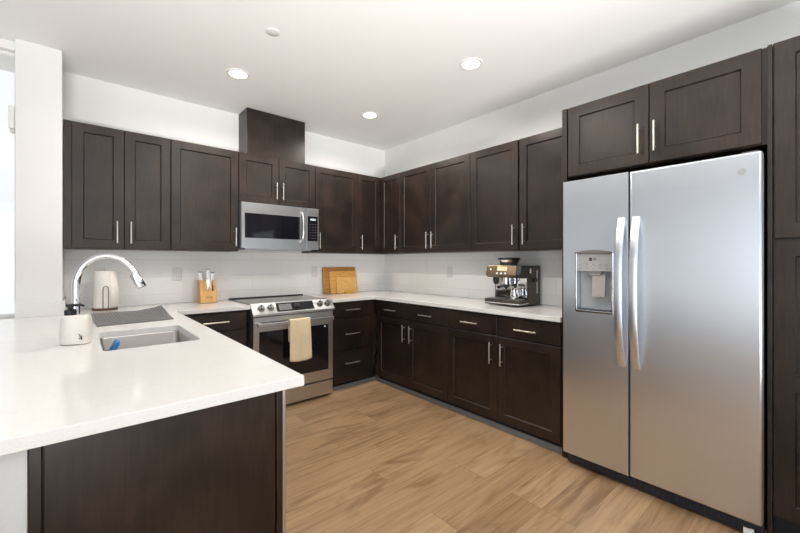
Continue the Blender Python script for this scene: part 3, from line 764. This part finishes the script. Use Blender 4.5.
# paper towel roll on holder
px, py = -2.886, -0.200
r = empty('paper_towel_holder', 'dark paper towel holder with a wire arm, by the back wall behind the faucet', 'paper towel holder', loc=(px, py, ZS))
bm = B(); lathe(bm, 0, 0, [(0.078, 0), (0.080, 0.006), (0.078, 0.014), (0.070, 0.016)], 32); obj('base', bm, plain('walnut_base', (0.10, 0.05, 0.025), 0.4), r, smooth=True)
bm = B(); tube(bm, [(0, 0, 0.016), (0, 0, 0.315)], 0.005, 10); obj('post', bm, M['nickel'], r, smooth=True)
bm = B(); tube(bm, [(-0.012, 0, 0.300), (-0.010, 0, 0.312), (0, 0, 0.318), (0.010, 0, 0.312), (0.012, 0, 0.300)], 0.003, 8); obj('finial', bm, M['nickel'], r, smooth=True)
bm = B(); yy = -0.076
ap = [(-0.016, yy, 0.016)] + [(-0.016, yy, 0.05 + 0.1 * k / 3) for k in range(4)] + [(0.016 * math.cos(R(180 - 30 * k)), yy, 0.165 + 0.018 * math.sin(R(30 * k))) for k in range(1, 6)] + [(0.016, yy, 0.15 - 0.1 * k / 3) for k in range(4)] + [(0.016, yy, 0.016)]
tube(bm, ap, 0.0028, 8); obj('wire_arm', bm, plain('bronze_wire', (0.16, 0.13, 0.10), 0.4, 0.6), r, smooth=True)
r2 = empty('paper_towel_roll', 'white paper towel roll standing on the dark holder', 'paper towel', loc=(px, py, ZS + 0.0165))
bm = B(); n = 40
def hol(ro, z): return [(ro * math.cos(2 * PI * k / n), ro * math.sin(2 * PI * k / n), z) for k in range(n)]
loft(bm, [hol(0.021, 0.0), hol(0.070, 0.0), hol(0.0715, 0.003), hol(0.0715, 0.276), hol(0.070, 0.279), hol(0.021, 0.279), hol(0.021, 0.0)], False, False)
ptw = plain('paper_white', (0.84, 0.81, 0.76), 0.9, bmp=0.2, nscale=90)
obj('roll', bm, ptw, r2, smooth=True)
bm = B(); prev = None
for k in range(9):
    t = k / 8; a = R(-70 + 62 * t); rr1 = 0.0725 + 0.004 * t
    A_ = bm.verts.new((rr1 * math.cos(a), rr1 * math.sin(a), 0.277)); C_ = bm.verts.new(((rr1 + 0.018 * t) * math.cos(a), (rr1 + 0.018 * t) * math.sin(a), 0.004))
    if prev: bm.faces.new((prev[0], A_, C_, prev[1]))
    prev = (A_, C_)
o = obj('loose_sheet', bm, ptw, r2, smooth=True); s = o.modifiers.new('t', 'SOLIDIFY'); s.thickness = 0.001

# cutting boards leaning on the back wall in a stand
def board(lab, x0, x1, h, yb, mat, t=0.016):
    bm = B(); pts = rrect(x0, x1, 0, h, 0, 0.014, 4)
    loft(bm, [[(p[0], 0, p[1]) for p in pts], [(p[0], -t, p[1]) for p in pts]])
    o = obj('cutting_board', bm, mat, bevel=0.002); o.location = (0, yb, ZS + 0.0005); o.rotation_euler = (R(-8), 0, 0)
    tag(o, lab, 'cutting board', 'wooden cutting boards by the corner')
board('largest and darkest wooden cutting board, at the back of the three leaning by the corner', -0.935, -0.490, 0.305, -0.060, M['board_a'])
board('middle-sized wooden cutting board, between the large and the small one', -0.862, -0.492, 0.258, -0.082, M['board_b'])
board('smallest pale wooden cutting board, in front of the other two', -0.790, -0.515, 0.190, -0.104, M['board_c'])
bm = B()
for x in (-0.700, -0.625): box(bm, x, x + 0.014, -0.150, -0.1225, ZS, ZS + 0.018)
box(bm, -0.700, -0.611, -0.150, -0.140, ZS, ZS + 0.032)
tag(obj('board_stand', bm, plain('amber_stand', (0.72, 0.40, 0.06), 0.4), bevel=0.002), 'small amber wooden stop holding the three cutting boards', 'stand')

# espresso machine (local: front -y)
bz = plain('bronze_metal', (0.20, 0.145, 0.095), 0.28, 0.85); dkb = plain('dark_bronze', (0.085, 0.072, 0.060), 0.34, 0.7)
r = empty('espresso_machine', 'bronze espresso machine with bean hopper on the right counter below the wall cabinets', 'espresso machine', loc=(-0.20, -2.035, ZS), rz=R(-90))
WM = 0.165
bm = B(); box(bm, -WM, WM, -0.04, 0.155, 0.006, 0.335); obj('body', bm, dkb, r, 0.010, True, 3)
bm = B(); box(bm, -WM, WM, -0.185, -0.041, 0.010, 0.055); obj('drip_tray', bm, dkb, r, 0.005)
bm = B(); box(bm, -WM - 0.001, WM + 0.001, -0.188, -0.040, 0.020, 0.028); obj('tray_trim', bm, M['chrome'], r, 0.001)
bm = B()
for k in range(12): box(bm, -0.15 + k * 0.0255, -0.134 + k * 0.0255, -0.175, -0.06, 0.056, 0.060)
obj('tray_grate', bm, M['steel_range'], r)
prof = [(-0.041, 0.232), (-0.142, 0.236), (-0.166, 0.255), (-0.142, 0.335), (-0.041, 0.335)]
bm = B(); loft(bm, [[(-WM - 0.004, y, z) for y, z in prof], [(WM - 0.045, y, z) for y, z in prof]]); hd = obj('control_head', bm, bz, r, 0.004)
bm = B(); loft(bm, [[(WM - 0.044, y, z) for y, z in prof], [(WM, y, z) for y, z in prof]]); obj('side_cap', bm, M['black'], r, 0.004)
# display and buttons on the slanted head face
p0 = Vector((0, -0.166, 0.255)); p1 = Vector((0, -0.142, 0.335)); sv = (p1 - p0); nv = Vector((0, -sv.z, sv.y)).normalized()
def hp(x, t, h): return tuple(Vector((x, 0, 0)) + p0 + sv * t + nv * h)
bm = B(); loft(bm, [[hp(x, t, h) for x, t in ((-0.060, 0.45), (0.035, 0.45), (0.035, 0.88), (-0.060, 0.88))] for h in (0.0004, 0.002)])
obj('display', bm, plain('cream_display', (0.80, 0.66, 0.42), 0.3), hd)
for x, t in ((-0.125, 0.6), (-0.055, 0.18), (-0.015, 0.18), (0.025, 0.18)):
    bm = B(); loft(bm, [[hp(x + 0.009 * math.cos(2 * PI * k / 14), t + 0.10 * math.sin(2 * PI * k / 14), h) for k in range(14)] for h in (0.0004, 0.004)]); obj('button', bm, M['white_plastic'], hd)
bm = B(); lathe(bm, 0, -0.110, [(0.032, 0.234), (0.032, 0.205), (0.036, 0.203), (0.036, 0.180), (0.030, 0.176)], 24); obj('group_head', bm, M['chrome'], r, smooth=True)
bm = B(); lathe(bm, -0.105, -0.105, [(0.026, 0.234), (0.026, 0.205), (0.020, 0.185), (0.014, 0.176)], 20); obj('grinder_outlet', bm, M['black'], r, smooth=True)
bm = B(); lathe(bm, 0, -0.110, [(0.030, 0.1755), (0.030, 0.158), (0.012, 0.150), (0.008, 0.140)], 20)
tube(bm, [(0.0, -0.135, 0.168), (0.004, -0.175, 0.166), (0.010, -0.235, 0.160)], [0.009, 0.011, 0.013], 12); obj('portafilter', bm, M['black'], r, smooth=True)
bm = B(); tube(bm, [(0.120, -0.10, 0.236), (0.125, -0.13, 0.20), (0.122, -0.14, 0.14), (0.110, -0.15, 0.09)], 0.005, 10); obj('steam_wand', bm, M['chrome'], r, smooth=True)
bm = B(); box(bm, -0.15, 0.15, -0.0425, -0.0405, 0.07, 0.228); obj('splash_plate', bm, M['chrome'], r)
# steel trim and small badge on the side facing the room
bm = B(); box(bm, WM + 0.0003, WM + 0.002, 0.085, 0.100, 0.10, 0.30); obj('side_trim', bm, M['steel_range'], r)
bm = B(); box(bm, WM + 0.0003, WM + 0.002, -0.022, 0.000, 0.272, 0.310); obj('side_label', bm, M['white_plastic'], r)
bm = B(); tube(bm, [(WM - 0.002, 0.045, 0.215), (WM + 0.022, 0.045, 0.215)], 0.020, 18); obj('steam_dial', bm, dkb, r, smooth=True)
bm = B(); lathe(bm, -0.02, -0.04, [(0.066, 0.3355), (0.080, 0.366), (0.090, 0.384)], 28)
mgl, nt, b = newmat('smoked_hopper'); setp(b, (0.10, 0.10, 0.11), 0.08, 0, 0.8); b.inputs['Transmission Weight'].default_value = 0.3
hp_ = obj('bean_hopper', bm, mgl, r, smooth=True)
bm = B(); lathe(bm, -0.02, -0.04, [(0.094, 0.3845), (0.096, 0.393), (0.088, 0.401), (0.02, 0.403)], 28); obj('hopper_lid', bm, M['black'], hp_, smooth=True)
bm = B(); lathe(bm, -0.02, -0.04, [(0.0805, 0.364), (0.0900, 0.382), (0.0910, 0.382), (0.0815, 0.364)], 28, cap0=False, cap1=False); obj('hopper_band', bm, M['chrome'], hp_, smooth=True)
# milk jug on the tray
r2 = empty('milk_jug', 'small stainless milk jug on the drip tray of the espresso machine', 'jug', loc=(-0.20 - 0.105, -2.035 - 0.075, ZS + 0.0605), rz=R(-90))
bm = B(); lathe(bm, 0, 0, [(0.034, 0), (0.036, 0.004), (0.034, 0.045), (0.028, 0.070), (0.031, 0.088), (0.029, 0.088), (0.026, 0.070), (0.032, 0.045), (0.033, 0.006)], 26); obj('body', bm, M['chrome'], r2, smooth=True)
bm = B(); tube(bm, [(0.030, 0, 0.078), (0.055, 0, 0.074), (0.058, 0, 0.035), (0.036, 0, 0.020)], 0.004, 10); obj('handle', bm, M['chrome'], r2, smooth=True)

# ------------------------------------------------------------------ wall plates
plate_m = plain('plate_white', (0.70, 0.695, 0.68), 0.35, var=0.02)
def outlet(lab, loc, rz):
    r = empty('wall_outlet', lab, 'outlet', 'outlets on the tiled backsplash', loc=loc, rz=rz)
    obj('plate', box(B(), -0.036, 0.036, -0.006, -0.0003, -0.058, 0.058), plate_m, r, 0.003)
    bm = B()
    for z in (-0.022, 0.022): box(bm, -0.016, 0.016, -0.0085, -0.006, z - 0.015, z + 0.015)
    s_ = obj('socket', bm, M['white_plastic'], r, 0.002)
    bm = B()
    for z in (-0.022, 0.022):
        for x in (-0.007, 0.007): box(bm, x - 0.0012, x + 0.0012, -0.0090, -0.0086, z - 0.005, z + 0.006)
    obj('slots', bm, M['dark'], s_)
outlet('white wall outlet on the tiles left of the knife block', (-2.372, -0.0085, 1.172), 0)
outlet('white wall outlet on the tiles just left of the cutting boards', (-1.020, -0.0085, 1.172), 0)
outlet('white wall outlet on the right-wall tiles, nearer the corner', (-0.0085, -1.140, 1.172), R(-90))
r = empty('door_chime', 'small white wall device high on the left side of the white column', 'wall device', loc=(-3.3545, -0.33, 2.22))
bm = B(); box(bm, -0.030, -0.0003, -0.035, 0.035, -0.075, 0.075); obj('housing', bm, M['white_plastic'], r, 0.006)
bm = B(); box(bm, -0.024, -0.0003, -0.025, 0.025, -0.095, -0.0755); obj('lower_grille', bm, plate_m, r, 0.004)

# ------------------------------------------------------------------ ceiling lights
em, nt, b = newmat('lamp_lens'); b.inputs['Emission Color'].default_value = (1.0, 0.93, 0.82, 1); b.inputs['Emission Strength'].default_value = 6.0; setp(b, (0.9, 0.9, 0.9), 0.5)
tw_ = plain('trim_white', (0.82, 0.81, 0.79), 0.5, var=0.02)
def lamp(lab, x, y):
    r = empty('recessed_light', lab, 'ceiling light', 'recessed ceiling lights', loc=(x, y, H))
    bm = B(); n = 36
    def c(ro, z): return [(ro * math.cos(2 * PI * k / n), ro * math.sin(2 * PI * k / n), z) for k in range(n)]
    loft(bm, [c(0.088, -0.0003), c(0.088, -0.003), c(0.084, -0.006), c(0.064, -0.004), c(0.064, -0.0003)], False, False); obj('trim_ring', bm, tw_, r, smooth=True)
    bm = B(); loft(bm, [c(0.0635, -0.0005), c(0.0635, -0.0035)]); obj('lens', bm, em, r)
    d = bpy.data.lights.new('lamp_glow', 'SPOT'); d.spot_size = R(165); d.spot_blend = 0.55; d.shadow_soft_size = 0.055; d.energy = LAMP_POWER; d.color = (1.0, 0.92, 0.82)
    o = bpy.data.objects.new('lamp_glow', d); link(o, r); o.location = (0, 0, -0.012)
lamp('recessed ceiling light above the peninsula side, leftmost in the photo', -2.104, -0.828)
lamp('recessed ceiling light nearest the far corner', -0.852, -0.835)
lamp('recessed ceiling light nearest the refrigerator', -0.853, -2.095)
lamp('recessed ceiling light above the near end of the peninsula', -2.104, -2.35)
bm = B(); lathe(bm, -2.107, -1.520, [(0.042, H - 0.0003), (0.042, H - 0.004), (0.036, H - 0.007)], 28)
tag(obj('sprinkler_cover', bm, plate_m, smooth=True), 'small flat round white cover plate on the ceiling', 'sprinkler cover')
